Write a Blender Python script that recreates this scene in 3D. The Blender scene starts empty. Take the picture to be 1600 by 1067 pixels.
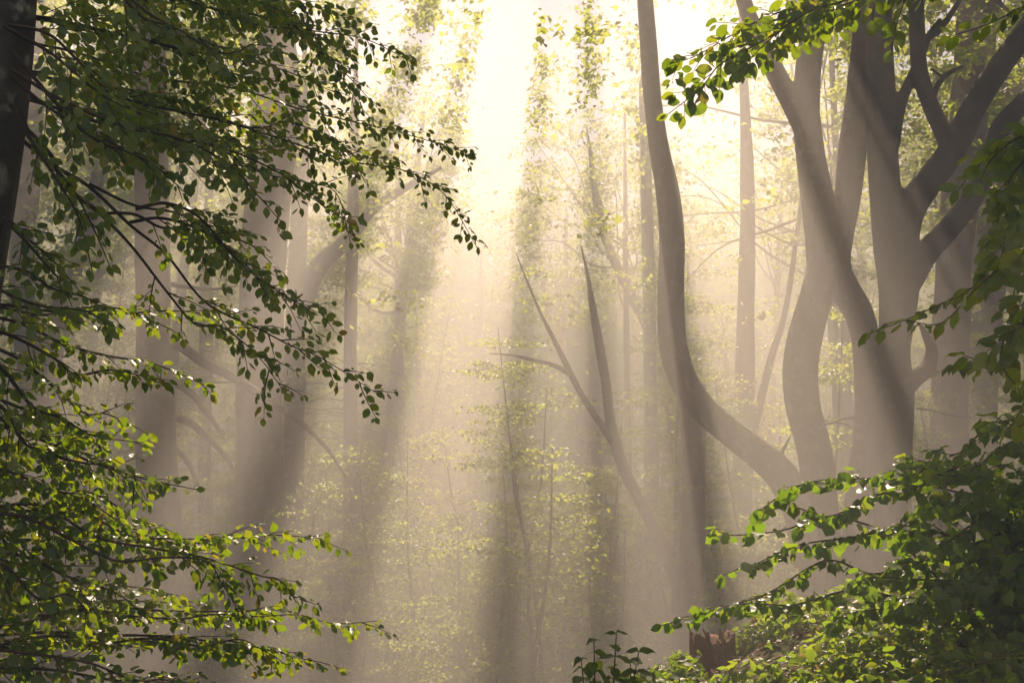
import bpy, math, random
import numpy as np
from mathutils import Vector

rng = np.random.default_rng(11)
random.seed(11)
sc = bpy.context.scene
COL = sc.collection
R = math.radians

# ------------------------------------------------------------------ camera and sun frame
F = 35.0 / 36.0 * 1600.0
PITCH = R(8)
FWD = np.array([0, math.cos(PITCH), math.sin(PITCH)])
UP = np.array([0, -math.sin(PITCH), math.cos(PITCH)])
RIGHT = np.array([1.0, 0, 0])


def at(px, py, d):
    """world point seen at photo pixel (px, py) at depth d metres (camera stands at the origin)"""
    return d * (FWD + RIGHT * ((px - 800) / F) + UP * ((533.5 - py) / F))


def unit(v):
    v = np.asarray(v, float)
    return v / max(np.linalg.norm(v), 1e-9)


SUN = unit(at(900, -700, 1.0))            # towards the sun
SU = unit(np.cross(SUN, [0, 0, 1.0]))    # across
SV = np.cross(SU, SUN)                   # up, square to the rays

cam = bpy.data.cameras.new('camera')
cam.lens = 35
cam.sensor_width = 36
cam.clip_start = 0.05
cam.clip_end = 2000
camo = bpy.data.objects.new('camera', cam)
COL.objects.link(camo)
camo.rotation_euler = (R(90) + PITCH, 0, 0)
sc.camera = camo

# ------------------------------------------------------------------ materials


def new_mat(name):
    m = bpy.data.materials.new(name)
    m.use_nodes = True
    nt = m.node_tree
    for n in list(nt.nodes):
        nt.nodes.remove(n)
    out = nt.nodes.new('ShaderNodeOutputMaterial')
    return m, nt, out


def ramp(nt, fac, stops):
    r = nt.nodes.new('ShaderNodeValToRGB')
    e = r.color_ramp.elements
    while len(e) < len(stops):
        e.new(0.5)
    for el, (p, c) in zip(e, stops):
        el.position = p
        el.color = (c[0], c[1], c[2], 1)
    nt.links.new(fac, r.inputs['Fac'])
    return r.outputs['Color']


def leaf_mat(name, stops, tstops, mix=0.5, rough=0.38, spec=0.5):
    m, nt, out = new_mat(name)
    geo = nt.nodes.new('ShaderNodeNewGeometry')
    rnd = geo.outputs['Random Per Island']
    p = nt.nodes.new('ShaderNodeBsdfPrincipled')
    nt.links.new(ramp(nt, rnd, stops), p.inputs['Base Color'])
    p.inputs['Roughness'].default_value = rough
    p.inputs['Specular IOR Level'].default_value = spec
    t = nt.nodes.new('ShaderNodeBsdfTranslucent')
    nt.links.new(ramp(nt, rnd, tstops), t.inputs['Color'])
    mx = nt.nodes.new('ShaderNodeMixShader')
    mx.inputs[0].default_value = mix
    nt.links.new(p.outputs[0], mx.inputs[1])
    nt.links.new(t.outputs[0], mx.inputs[2])
    nt.links.new(mx.outputs[0], out.inputs['Surface'])
    return m


def bark_mat(name, dark, light, scale=3.0, lichen=None, bump=0.35, rough=0.85):
    m, nt, out = new_mat(name)
    tc = nt.nodes.new('ShaderNodeTexCoord')
    mp = nt.nodes.new('ShaderNodeMapping')
    mp.inputs['Scale'].default_value = (1, 1, 0.45)
    nt.links.new(tc.outputs['Object'], mp.inputs['Vector'])
    n1 = nt.nodes.new('ShaderNodeTexNoise')
    n1.inputs['Scale'].default_value = scale
    n1.inputs['Detail'].default_value = 8
    n1.inputs['Roughness'].default_value = 0.62
    nt.links.new(mp.outputs[0], n1.inputs['Vector'])
    col = ramp(nt, n1.outputs['Fac'], [(0.32, dark), (0.68, light)])
    mw = nt.nodes.new('ShaderNodeMapping')
    mw.inputs['Scale'].default_value = (1.5, 1.5, 9)
    nt.links.new(tc.outputs['Object'], mw.inputs['Vector'])
    nw = nt.nodes.new('ShaderNodeTexNoise')
    nw.inputs['Scale'].default_value = scale * 1.3
    nw.inputs['Detail'].default_value = 6
    nt.links.new(mw.outputs[0], nw.inputs['Vector'])
    fw = ramp(nt, nw.outputs['Fac'], [(0.36, (.72, .70, .68)), (0.5, (1, 1, 1))])
    mm = nt.nodes.new('ShaderNodeMix')
    mm.data_type = 'RGBA'
    mm.blend_type = 'MULTIPLY'
    mm.inputs[0].default_value = 1
    nt.links.new(col, mm.inputs[6])
    nt.links.new(fw, mm.inputs[7])
    col = mm.outputs[2]
    if lichen:
        n2 = nt.nodes.new('ShaderNodeTexNoise')
        n2.inputs['Scale'].default_value = scale * 2.2
        n2.inputs['Detail'].default_value = 5
        nt.links.new(tc.outputs['Object'], n2.inputs['Vector'])
        f = ramp(nt, n2.outputs['Fac'], [(0.55, (0, 0, 0)), (0.66, (1, 1, 1))])
        mc = nt.nodes.new('ShaderNodeMix')
        mc.data_type = 'RGBA'
        nt.links.new(f, mc.inputs[0])
        nt.links.new(col, mc.inputs[6])
        mc.inputs[7].default_value = (*lichen, 1)
        col = mc.outputs[2]
    p = nt.nodes.new('ShaderNodeBsdfPrincipled')
    nt.links.new(col, p.inputs['Base Color'])
    p.inputs['Roughness'].default_value = rough
    p.inputs['Specular IOR Level'].default_value = 0.25
    n3 = nt.nodes.new('ShaderNodeTexNoise')
    n3.inputs['Scale'].default_value = scale * 7
    n3.inputs['Detail'].default_value = 6
    nt.links.new(mp.outputs[0], n3.inputs['Vector'])
    b = nt.nodes.new('ShaderNodeBump')
    b.inputs['Strength'].default_value = bump
    b.inputs['Distance'].default_value = 0.03
    nt.links.new(n3.outputs['Fac'], b.inputs['Height'])
    nt.links.new(b.outputs[0], p.inputs['Normal'])
    nt.links.new(p.outputs[0], out.inputs['Surface'])
    return m


M = {}
M['leaf'] = leaf_mat('beech_leaf',
                     [(0.0, (.020, .042, .010)), (0.6, (.030, .058, .012)), (0.95, (.050, .075, .014)), (1.0, (.11, .075, .022))],
                     [(0.0, (.28, .46, .008)), (0.6, (.42, .58, .010)), (0.95, (.54, .62, .018)), (1.0, (.55, .36, .04))], 0.32, 0.42)
M['hazel'] = leaf_mat('hazel_leaf',
                      [(0.0, (.020, .045, .012)), (0.7, (.032, .062, .014)), (1.0, (.055, .085, .02))],
                      [(0.0, (.24, .44, .015)), (0.7, (.34, .54, .02)), (1.0, (.48, .60, .03))], 0.40, 0.42)
M['herb'] = leaf_mat('herb_leaf',
                     [(0.0, (.022, .046, .012)), (0.7, (.035, .068, .016)), (0.95, (.06, .085, .02)), (1.0, (.14, .07, .03))],
                     [(0.0, (.26, .42, .02)), (0.7, (.38, .52, .03)), (0.95, (.50, .56, .04)), (1.0, (.45, .22, .08))], 0.48, 0.42, 0.4)
M['far_lit_leaf'] = leaf_mat('far_lit_leaf',
                         [(0.0, (.040, .070, .016)), (0.7, (.055, .095, .020)), (1.0, (.08, .11, .025))],
                         [(0.0, (.45, .55, .05)), (0.7, (.55, .62, .06)), (1.0, (.62, .64, .08))], 0.55, 0.5)  # lighter copy of the beech leaf: sunlit look put into the colour
M['litter'] = leaf_mat('litter_leaf',
                       [(0.0, (.06, .035, .018)), (0.6, (.11, .065, .03)), (1.0, (.18, .11, .055))],
                       [(0.0, (.16, .08, .02)), (1.0, (.28, .15, .05))], 0.25, 0.6)
M['bark'] = bark_mat('beech_bark', (.070, .050, .037), (.20, .150, .115), 2.4, lichen=(.19, .19, .15), bump=.6)
M['bark_shaded'] = bark_mat('shaded_bark', (.030, .024, .018), (.115, .09, .07), 2.2, lichen=(.10, .11, .07), bump=.6)  # darker copy of the beech bark: the right stem's shade put into colour
M['bark_near'] = bark_mat('lichen_bark', (.030, .027, .022), (.085, .078, .064), 4.0, lichen=(.22, .22, .19), bump=0.6)
M['bark_red'] = bark_mat('spruce_bark', (.11, .062, .042), (.21, .125, .088), 5.0, bump=0.7)
M['twig'] = bark_mat('twig_bark', (.040, .028, .020), (.075, .055, .040), 12.0, bump=0.1)
M['dead'] = bark_mat('dead_twig', (.09, .060, .042), (.16, .11, .08), 9.0, bump=0.1)
M['stump'] = bark_mat('stump_wood', (.07, .035, .022), (.17, .085, .050), 9.0, bump=0.8)


def ground_material():
    m, nt, out = new_mat('forest_floor')
    tc = nt.nodes.new('ShaderNodeTexCoord')
    n1 = nt.nodes.new('ShaderNodeTexNoise')
    n1.inputs['Scale'].default_value = 1.2
    n1.inputs['Detail'].default_value = 10
    n1.inputs['Roughness'].default_value = 0.7
    nt.links.new(tc.outputs['Object'], n1.inputs['Vector'])
    n2 = nt.nodes.new('ShaderNodeTexVoronoi')
    n2.inputs['Scale'].default_value = 22
    nt.links.new(tc.outputs['Object'], n2.inputs['Vector'])
    c = ramp(nt, n1.outputs['Fac'], [(0.3, (.028, .020, .012)), (0.5, (.060, .040, .022)), (0.62, (.055, .058, .02)), (0.75, (.10, .07, .04))])
    p = nt.nodes.new('ShaderNodeBsdfPrincipled')
    nt.links.new(c, p.inputs['Base Color'])
    p.inputs['Roughness'].default_value = 0.95
    p.inputs['Specular IOR Level'].default_value = 0.15
    b = nt.nodes.new('ShaderNodeBump')
    b.inputs['Strength'].default_value = 0.8
    b.inputs['Distance'].default_value = 0.05
    nt.links.new(n2.outputs['Distance'], b.inputs['Height'])
    nt.links.new(b.outputs[0], p.inputs['Normal'])
    nt.links.new(p.outputs[0], out.inputs['Surface'])
    return m


M['ground'] = ground_material()

# ------------------------------------------------------------------ mesh helpers


class MB:
    """collects shapes (arrays of vertices and quad / triangle faces) for one mesh"""

    def __init__(s):
        s.v, s.q, s.t, s.n = [], [], [], 0

    def add(s, v, q=None, t=None):
        if q is not None and len(q):
            s.q.append(np.asarray(q, np.int32) + s.n)
        if t is not None and len(t):
            s.t.append(np.asarray(t, np.int32) + s.n)
        s.v.append(np.asarray(v, np.float32))
        s.n += len(v)

    def tube(s, pts, rad, n=10, sub=4, wob=0.0, flare=0.0, seed=0, cap=True):
        pts = np.asarray(pts, float)
        rad = np.asarray(rad, float)
        if sub > 1 and len(pts) > 2:
            pts, rad = smooth_line(pts, rad, sub)
        T = np.gradient(pts, axis=0)
        T /= np.linalg.norm(T, axis=1)[:, None] + 1e-9
        ref = np.array([0, 1.0, 0.13]) if abs(T[0, 1]) < .9 else np.array([1.0, 0, 0.1])
        m = len(pts)
        rings = np.zeros((m, n, 3))
        a = np.arange(n) * 2 * math.pi / n
        lr = np.random.default_rng(seed + 5)
        ph = lr.uniform(0, 6.28, 6)
        L = np.concatenate([[0], np.cumsum(np.linalg.norm(np.diff(pts, axis=0), axis=1))])
        for i in range(m):
            x = ref - T[i] * ref.dot(T[i])
            x = unit(x)
            ref = x
            y = np.cross(T[i], x)
            r = rad[i] * np.ones(n)
            if wob:
                r = r * (1 + wob * (np.sin(2 * a + ph[0] + L[i] * .8) + .7 * np.sin(3 * a + ph[1] - L[i] * 1.3)
                                    + .6 * math.sin(L[i] * 2.1 + ph[2]) + .5 * np.sin(a + ph[3] + L[i] * 3.1) + .3 * np.sin(5 * a + ph[4] + L[i] * .5)))
            rings[i] = pts[i] + (np.cos(a) * r)[:, None] * x + (np.sin(a) * r)[:, None] * y
        v = rings.reshape(-1, 3)
        i, j = np.meshgrid(np.arange(m - 1), np.arange(n), indexing='ij')
        i, j = i.ravel(), j.ravel()
        k = (j + 1) % n
        q = np.stack([i * n + j, i * n + k, (i + 1) * n + k, (i + 1) * n + j], 1)
        t = None
        if cap:
            v = np.concatenate([v, pts[:1], pts[-1:] + T[-1:] * rad[-1] * .4])
            jj = np.arange(n)
            kk = (jj + 1) % n
            b = (m - 1) * n
            t = np.concatenate([np.stack([kk, jj, np.full(n, m * n)], 1), np.stack([b + jj, b + kk, np.full(n, m * n + 1)], 1)])
        s.add(v, q, t)

    def build(s, name, mat, parent=None, smooth=True):
        me = bpy.data.meshes.new(name)
        v = np.concatenate(s.v)
        q = np.concatenate(s.q) if s.q else np.zeros((0, 4), np.int32)
        t = np.concatenate(s.t) if s.t else np.zeros((0, 3), np.int32)
        if parent is not None:
            v = v - np.array(parent_loc(parent), np.float32)
        me.vertices.add(len(v))
        me.vertices.foreach_set('co', v.astype(np.float32).ravel())
        nl = q.size + t.size
        me.loops.add(nl)
        me.loops.foreach_set('vertex_index', np.concatenate([q.ravel(), t.ravel()]).astype(np.int32))
        npoly = len(q) + len(t)
        me.polygons.add(npoly)
        st = np.concatenate([np.arange(len(q)) * 4, q.size + np.arange(len(t)) * 3]).astype(np.int32)
        me.polygons.foreach_set('loop_start', st)
        me.update(calc_edges=True)
        me.validate()
        if smooth:
            me.polygons.foreach_set('use_smooth', np.ones(len(me.polygons), bool))
        me.materials.append(mat)
        o = bpy.data.objects.new(name, me)
        COL.objects.link(o)
        if parent is not None:
            o.parent = parent
        return o


def parent_loc(o):
    p = np.zeros(3)
    while o is not None:
        p = p + np.array(o.location)
        o = o.parent
    return p


def smooth_line(pts, rad, sub):
    P = np.concatenate([2 * pts[:1] - pts[1:2], pts, 2 * pts[-1:] - pts[-2:-1]])
    Q = np.concatenate([rad[:1], rad, rad[-1:]])
    op, orr = [], []
    for i in range(len(pts) - 1):
        p0, p1, p2, p3 = P[i:i + 4]
        q0, q1, q2, q3 = Q[i:i + 4]
        for k in range(sub):
            t = k / sub
            c = lambda a, b, cc, d: .5 * (2 * b + (cc - a) * t + (2 * a - 5 * b + 4 * cc - d) * t * t + (3 * b - a - 3 * cc + d) * t ** 3)
            op.append(c(p0, p1, p2, p3))
            orr.append(q1 + (q2 - q1) * t)
    op.append(pts[-1])
    orr.append(rad[-1])
    return np.array(op), np.array(orr)


def thing(name, label, cat, loc=(0, 0, 0), group=None):
    o = bpy.data.objects.new(name, None)
    COL.objects.link(o)
    o.location = tuple(float(c) for c in loc)
    o['label'] = label
    o['category'] = cat
    if group:
        o['group'] = group
    o.empty_display_size = .2
    return o


def dup(root, loc, rotz=0, scale=1.0, label=None):
    r = root.copy()
    COL.objects.link(r)
    r.location = loc
    r.rotation_euler = (0, 0, rotz)
    r.scale = (scale, scale, scale)
    if label:
        r['label'] = label
    for ch in list(root.children):
        c = ch.copy()
        COL.objects.link(c)
        c.parent = r
        for g in ch.children:
            d = g.copy()
            COL.objects.link(d)
            d.parent = c
    return r


# ------------------------------------------------------------------ leaves
def leaf_template(widths, fold=.18, droop=.22, ser=0.0):
    n = len(widths)
    V, Q = [], []
    for i, w in enumerate(widths):
        y = i / (n - 1)
        z = -droop * y * y + .05 * math.sin(y * 9)
        ww = w * .5 * (1 + ser * (1 if i % 2 else -1))
        V += [(-ww, y, z + fold * ww), (0, y, z), (ww, y, z + fold * ww)]
    for i in range(n - 1):
        a = i * 3
        Q += [(a, a + 1, a + 4, a + 3), (a + 1, a + 2, a + 5, a + 4)]
    return np.array(V, float), np.array(Q, int)


BEECH = leaf_template([.03, .36, .60, .68, .62, .40, .03], .22, .25)
HAZEL = leaf_template([.05, .55, .84, .92, .90, .70, .36, .03], .2, .28)
HERB = leaf_template([.04, .36, .56, .58, .44, .22, .02], .3, .45)
FAR = (np.array([(0, 0, 0), (.33, .45, .05), (0, 1, -.1), (-.33, .5, .05)], float), np.array([(0, 1, 2, 3)]))


class Leaves:
    def __init__(s, tmpl):
        s.tmpl = tmpl
        s.p, s.d, s.nm, s.s = [], [], [], []

    def add(s, p, d, n, size):
        s.p.append(p)
        s.d.append(d)
        s.nm.append(n)
        s.s.append(size)

    def addv(s, p, d, n, size):
        s.p.extend(p)
        s.d.extend(d)
        s.nm.extend(n)
        s.s.extend(size)

    def into(s, mb):
        if not s.p:
            return mb
        p, d, nm = np.array(s.p), np.array(s.d), np.array(s.nm)
        sz = np.array(s.s)[:, None, None]
        d /= np.linalg.norm(d, axis=1)[:, None] + 1e-9
        x = np.cross(d, nm)
        x /= np.linalg.norm(x, axis=1)[:, None] + 1e-9
        z = np.cross(x, d)
        T, Q = s.tmpl
        w = rng.uniform(.82, 1.15, (len(p), 1, 1))
        cur = rng.normal(1, .8, (len(p), 1, 1))
        v = p[:, None, :] + sz * (T[None, :, 0:1] * w * x[:, None, :] + T[None, :, 1:2] * d[:, None, :] + T[None, :, 2:3] * cur * z[:, None, :])
        k = len(T)
        q = (Q[None] + (np.arange(len(p)) * k)[:, None, None]).reshape(-1, Q.shape[1])
        mb.add(v.reshape(-1, 3), q=q)
        return mb


def rand_unit(k=None):
    v = rng.normal(size=(k, 3) if k else 3)
    return v / (np.linalg.norm(v, axis=-1, keepdims=True) + 1e-9)


DOWN = np.array([0, 0, -1.0])


def spray(tw, lv, pts, n, L0=.35, size=.07, r0=.012, r1=.002, t0=.1, step=.085, leafstep=.042, jit=.4, hang=.25, level=0, endtaper=.75, glow=0):
    """a beech spray: main line, side twigs left and right in one plane, leaves alternate on each"""
    pts = np.asarray(pts, float)
    rad = np.linspace(r0, r1, len(pts))
    P, rr = smooth_line(pts, rad, 6) if len(pts) > 2 else (pts, rad)
    tw.tube(P, rr, n=6 if level == 0 else 4, sub=1, cap=False)
    seg = np.linalg.norm(np.diff(P, axis=0), axis=1)
    L = np.concatenate([[0], np.cumsum(seg)])
    tot = L[-1]

    def pos(l):
        i = min(max(np.searchsorted(L, l) - 1, 0), len(P) - 2)
        f = (l - L[i]) / max(seg[i], 1e-6)
        return P[i] + (P[i + 1] - P[i]) * f, unit(P[i + 1] - P[i])
    side = 1 if rng.random() < .5 else -1
    l = tot * t0 + rng.uniform(0, step)
    while l < tot:
        p, T = pos(l)
        t = l / tot
        side = -side
        S = unit(np.cross(n, T)) * side
        if L0 > 0 and level < 2:
            ln = L0 * (1 - endtaper * t) * rng.uniform(.55, 1.25)
            if ln > .06:
                d = unit(T * .8 + S * .75 + rng.normal(size=3) * .16 + DOWN * .06)
                nn = unit(n + rng.normal(size=3) * .18)
                q = [p]
                m = 4
                for i in range(m):
                    d = unit(d + DOWN * hang * .22 + T * .05 + rng.normal(size=3) * .07)
                    q.append(q[-1] + d * ln / m)
                spray(tw, lv, q, nn, L0=ln * .42 if ln > .22 else 0, size=size, r0=max(.0022, r0 * .35), r1=.0012, t0=.12,
                      step=step * .9, leafstep=leafstep, jit=jit, hang=hang, level=level + 1, glow=glow)
        l += step * rng.uniform(.7, 1.3)
    if level > 0 or True:
        l = tot * (t0 + (.0 if level else .25))
        while l < tot:
            p, T = pos(l)
            side = -side
            S = unit(np.cross(n, T)) * side
            d = unit(T * .55 + S * .8 + DOWN * hang + rng.normal(size=3) * .22)
            nn = unit(n + rng.normal(size=3) * jit)
            if rng.random() < glow:      # a leaf that hangs on edge, square to the sun
                nn = unit(np.array([0, -1, .15]) + rng.normal(size=3) * .4)
                d = unit(d + DOWN * .6)
            lv.add(p + d * .012, d, nn, size * rng.uniform(.5, 1.28))
            l += leafstep * rng.uniform(.8, 1.3)
        p, T = pos(tot * .999)
        lv.add(p, unit(T + DOWN * hang * .6 + rng.normal(size=3) * .15), unit(n + rng.normal(size=3) * jit), size * rng.uniform(.8, 1.1))


# ------------------------------------------------------------------ gaps shaped into the canopy so chosen sunbeams come through
TAB = np.array([(-180, .5), (-70, .7), (-50, .8), (-40, .52), (-36, .5), (-33, .88), (-30, .88), (-28, .62), (-26.5, .62), (-24.5, .95), (-21.5, .95), (-20, .64), (-18.5, .64), (-17, .95), (-14.5, .95),
                (-13.6, .74), (-12.2, .74), (-11, 1.25), (-6.2, 1.3), (-5.2, .74), (-4.0, .78), (-3, .97), (-.5, 1.0), (.6, .74), (1.6, .74), (2.6, 1.0), (4.2, .97), (5.2, .72), (6.4, .74),
                (8, 1.05), (14, 1.1), (17, .95), (23, .9), (26, .75), (30, .6), (36, .5), (50, .65), (70, .6), (180, .4)])


def vnoise(x, y, seed=0):
    def h(i, j):
        return np.modf(np.abs(np.sin(i * 127.1 + j * 311.7 + seed * 74.7) * 43758.5453))[0]
    i, j = np.floor(x), np.floor(y)
    f, g = x - i, y - j
    f, g = f * f * (3 - 2 * f), g * g * (3 - 2 * g)
    return (h(i, j) * (1 - f) + h(i + 1, j) * f) * (1 - g) + (h(i, j + 1) * (1 - f) + h(i + 1, j + 1) * f) * g


LIT = [(120, 880, 4.4, .28), (230, 850, 4.6, .24), (330, 860, 4.7, .26), (440, 850, 4.9, .22), (300, 960, 4.7, .30), (430, 960, 4.8, .26), (560, 970, 5.1, .24), (200, 1000, 4.3, .24), (400, 1020, 4.6, .24),  # points where the canopy is cut open so sun falls on them
       (180, 690, 4.6, .20), (90, 740, 4.4, .22), (230, 560, 4.7, .18), (330, 500, 5.1, .20), (300, 350, 4.9, .16), (530, 330, 5.0, .14), (60, 600, 4.3, .16), (20, 960, 4.2, .18),
       (1060, 110, 4.7, .22), (1130, 90, 4.7, .24), (1200, 50, 4.65, .26), (1290, 10, 4.65, .24), (1080, 170, 4.6, .18), (1545, 440, 4.2, .07), (1500, 30, 4.4, .10),
       (1200, 790, 6.0, .30), (1280, 770, 6.0, .32), (1160, 850, 5.9, .28), (1260, 850, 5.9, .28), (1340, 790, 6.0, .22), (1080, 965, 5.9, .28), (1170, 920, 5.8, .24), (1420, 780, 5.8, .16),
       (1060, 1050, 5.8, .30), (1150, 1050, 5.7, .34), (1230, 1010, 6.0, .32), (1310, 990, 6.1, .30), (1290, 1050, 5.2, .26), (1400, 980, 6.0, .20), (1400, 1050, 5.0, .12), (1500, 960, 5.8, .14), (1110, 990, 7.4, .15)]


def sun_uv(P):
    P = np.atleast_2d(P)
    return P @ SU, P @ SV, P @ SUN


LIT_UV = np.array([[*(np.array(sun_uv(at(x, y, d)))[:2, 0]), r] for x, y, d, r in LIT])


def openness(P):
    """how much sun the canopy lets through at a point, measured across the sun's rays"""
    u, v, s = sun_uv(P)
    r = np.hypot(u, v)
    phi = np.degrees(np.arctan2(u * .784, -v))
    t = np.interp(phi, TAB[:, 0], TAB[:, 1])
    t = t + (vnoise(u * .7, v * .7, 3) - .5) * .35 + (vnoise(u * 1.9, v * 1.9, 13) - .5) * .3
    t = np.where(r > 18, t * .75, t)          # crowns filled in again farther out, to cover bright sky
    # canopy filled in to shade the near leaves and air, with planned flecks
    t = np.where(r < 5.3, .1 + .25 * (vnoise(u * 1.4, v * 1.4, 9) > .62), t)
    d = np.hypot(u[:, None] - LIT_UV[None, :, 0], v[:, None] - LIT_UV[None, :, 1]) / (1.4 * LIT_UV[None, :, 2])
    return np.where(d.min(1) < 1, 1.4, t)


# ------------------------------------------------------------------ ground
def sst(a, b, x):
    t = np.clip((x - a) / (b - a), 0, 1)
    return t * t * (3 - 2 * t)


def ground(x, y):
    x = np.asarray(x, float)
    y = np.asarray(y, float)
    zp = np.interp(x, [-6, 0, 1, 1.5, 2.1, 3.3, 7], [-2.2, -1.75, -1.42, -1.30, -1.05, -.90, -.55])
    edge = 6.6 + .75 * np.clip(x - 1.0, -6, 8)
    k = sst(0, 12.5, y - edge)
    k = np.clip(k + .25 * sst(0, 3, y - edge), 0, 1)
    low = -6.6 + .16 * np.clip(y - 52, 0, 80) + .5 * (vnoise(x * .12, y * .12, 1) - .5)
    z = zp * (1 - k) + low * k
    z = z + .10 * (vnoise(x * 1.1, y * 1.1, 2) - .5) + .05 * (vnoise(x * 3.1, y * 3.1, 4) - .5)
    return z


def gz(x, y):
    return float(ground(np.array([x]), np.array([y]))[0])


mb = MB()
xs = np.concatenate([np.linspace(-120, -9, 38), np.linspace(-8.6, 10, 94), np.linspace(11, 120, 38)])
ys = np.concatenate([np.linspace(-30, -2.2, 12), np.linspace(-2, 16, 91), np.linspace(17, 160, 72)])
X, Y = np.meshgrid(xs, ys, indexing='ij')
v = np.stack([X, Y, ground(X, Y)], -1).reshape(-1, 3)
ni, nj = len(xs), len(ys)
i, j = np.meshgrid(np.arange(ni - 1), np.arange(nj - 1), indexing='ij')
i, j = i.ravel(), j.ravel()
mb.add(v, q=np.stack([i * nj + j, (i + 1) * nj + j, (i + 1) * nj + j + 1, i * nj + j + 1], 1))
g = mb.build('ground', M['ground'])
g['kind'] = 'structure'

# ------------------------------------------------------------------ trunks


def px_line(pts, d0, d1=None):
    """[(px, py, width px)] -> points and radii at depth d0 (to d1)"""
    n = len(pts)
    P, Rr = [], []
    for i, (x, y, w) in enumerate(pts):
        d = d0 if d1 is None else d0 + (d1 - d0) * i / (n - 1)
        P.append(at(x, y, d))
        Rr.append(w * .5 * d / F)
    return P, Rr


def to_ground(P, Rr, flare=1.5):
    """carry the last point of a trunk line down to the ground"""
    p = np.array(P[-1])
    dirv = np.array(P[-1]) - np.array(P[-2])
    dirv = dirv / max(abs(dirv[2]), 1e-6)
    z = gz(p[0], p[1])
    h = p[2] - z
    if h > .2:
        side = np.array([dirv[0], dirv[1], 0]) * h * .4
        P = list(P) + [p + side * .6 - np.array([0, 0, h * .6]), p + side - np.array([0, 0, h * .95]), p + side - np.array([0, 0, h + .4])]
        Rr = list(Rr) + [Rr[-1] * 1.03, Rr[-1] * flare, Rr[-1] * flare * 1.25]
    return P, Rr


def up_to(P, Rr, z, lean=(0, 0), end=.22):
    """carry the first point of a trunk line up to height z"""
    p = np.array(P[0])
    h = z - p[2]
    if h > .3:
        P = [p + np.array([lean[0] * h, lean[1] * h, h]), p + np.array([lean[0] * h * .45, lean[1] * h * .45, h * .5])] + list(P)
        Rr = [Rr[0] * end, Rr[0] * (1 + end) / 2] + list(Rr)
    return P, Rr


def crown_clumps(lv, centers, per, size, sx=.6, sz=.2, check=False):
    centers = np.asarray(centers, float)
    if len(centers) == 0:
        return
    k = len(centers)
    c = np.repeat(centers, per, 0)
    off = rng.normal(size=(k * per, 3)) * np.array([sx, sx, sz]) * .6
    # a clump is a tilted layer
    tilt = np.repeat(rng.normal(size=(k, 2)) * .25, per, 0)
    off[:, 2] += off[:, 0] * tilt[:, 0] + off[:, 1] * tilt[:, 1]
    p = c + off
    d = rand_unit(k * per) * np.array([1, 1, .45]) + np.array([0, 0, -.3])
    n = np.array([0, 0, 1.0]) + rng.normal(size=(k * per, 3)) * .55
    s = size * rng.uniform(.6, 1.25, k * per)
    ok = rng.random(len(p)) > np.clip((openness(p) - .6) / .45, 0, 1)  # leaves inside the planned sunbeam gaps are left out
    p, d, n, s = p[ok], d[ok], n[ok], s[ok]
    lv.addv(list(p), list(d), list(n), list(s))


def crown_points(top, spread, height, n, keep=True):
    """clump centres through an uneven crown volume whose middle is `top`"""
    a = rand_unit(n) * (rng.random((n, 1)) ** .45) * np.array([spread, spread, height])
    lump = vnoise(a[:, 0] * .6 + 9, a[:, 1] * .6 + a[:, 2] * .5, 5)
    a = a[lump > .38]
    p = np.asarray(top) + a
    if keep:
        p = p[rng.random(len(p)) > openness(p) * 1.3]
    return p


def limbs(root, mat, base, pts, r, n=6, k=10):
    if len(pts) == 0:
        return
    pts = pts[np.hypot(pts[:, 0] - base[0], pts[:, 1] - base[1]) < 9]
    idx = rng.choice(len(pts), min(k, len(pts)), replace=False)
    for q in pts[idx]:
        b = np.asarray(base) + np.array([0, 0, rng.uniform(-2.6, 1.6)])
        h = q - b
        m1 = b + h * .33 + rng.normal(size=3) * .22 + np.array([0, 0, -.10 * h[2]])
        m2 = b + h * .7 + rng.normal(size=3) * .22 + np.array([0, 0, .08 * np.linalg.norm(h)])
        k2 = rng.uniform(.5, 1)
        mb = MB()
        mb.tube([b, m1, m2, q], [r * k2, r * .7 * k2, r * .4 * k2, r * .1], n=n, sub=4, cap=False)
        mb.build('limb', mat, root)


def tall_tree(name, label, line, d, bark='bark', cat='tree', ztop=13, group=None, crown=(4, 3, 130), wob=.04, limbs_px=(), lean=(0, 0), flare=1.5, seed=1):
    P, Rr = px_line(line, d)
    P, Rr = up_to(P, Rr, ztop, lean)
    P, Rr = to_ground(P, Rr, flare)
    base = np.array(P[-1])
    root = thing(name, label, cat, base, group)
    m = MB()
    m.tube(P, Rr, n=20, sub=6, wob=wob, seed=seed)
    m.build('trunk', M[bark], root)
    for ln, dl0, dl1 in limbs_px:
        q, rr = px_line(ln, dl0, dl1)
        m = MB()
        m.tube(q, rr, n=9, sub=5, wob=.05, seed=seed + 3)
        m.build('limb', M[bark], root)
    if crown:
        cp = crown_points(np.array(P[0]) + np.array([0, 0, .5]), crown[0], crown[1], crown[2])
        limbs(root, M[bark], P[0], cp, Rr[0] * .45, k=7)
        lv = Leaves(FAR)
        crown_clumps(lv, cp, 45, .13, .7, .2)
        lv.into(MB()).build('crown', M['far_lit_leaf'], root) if lv.p else None
    return root


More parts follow.
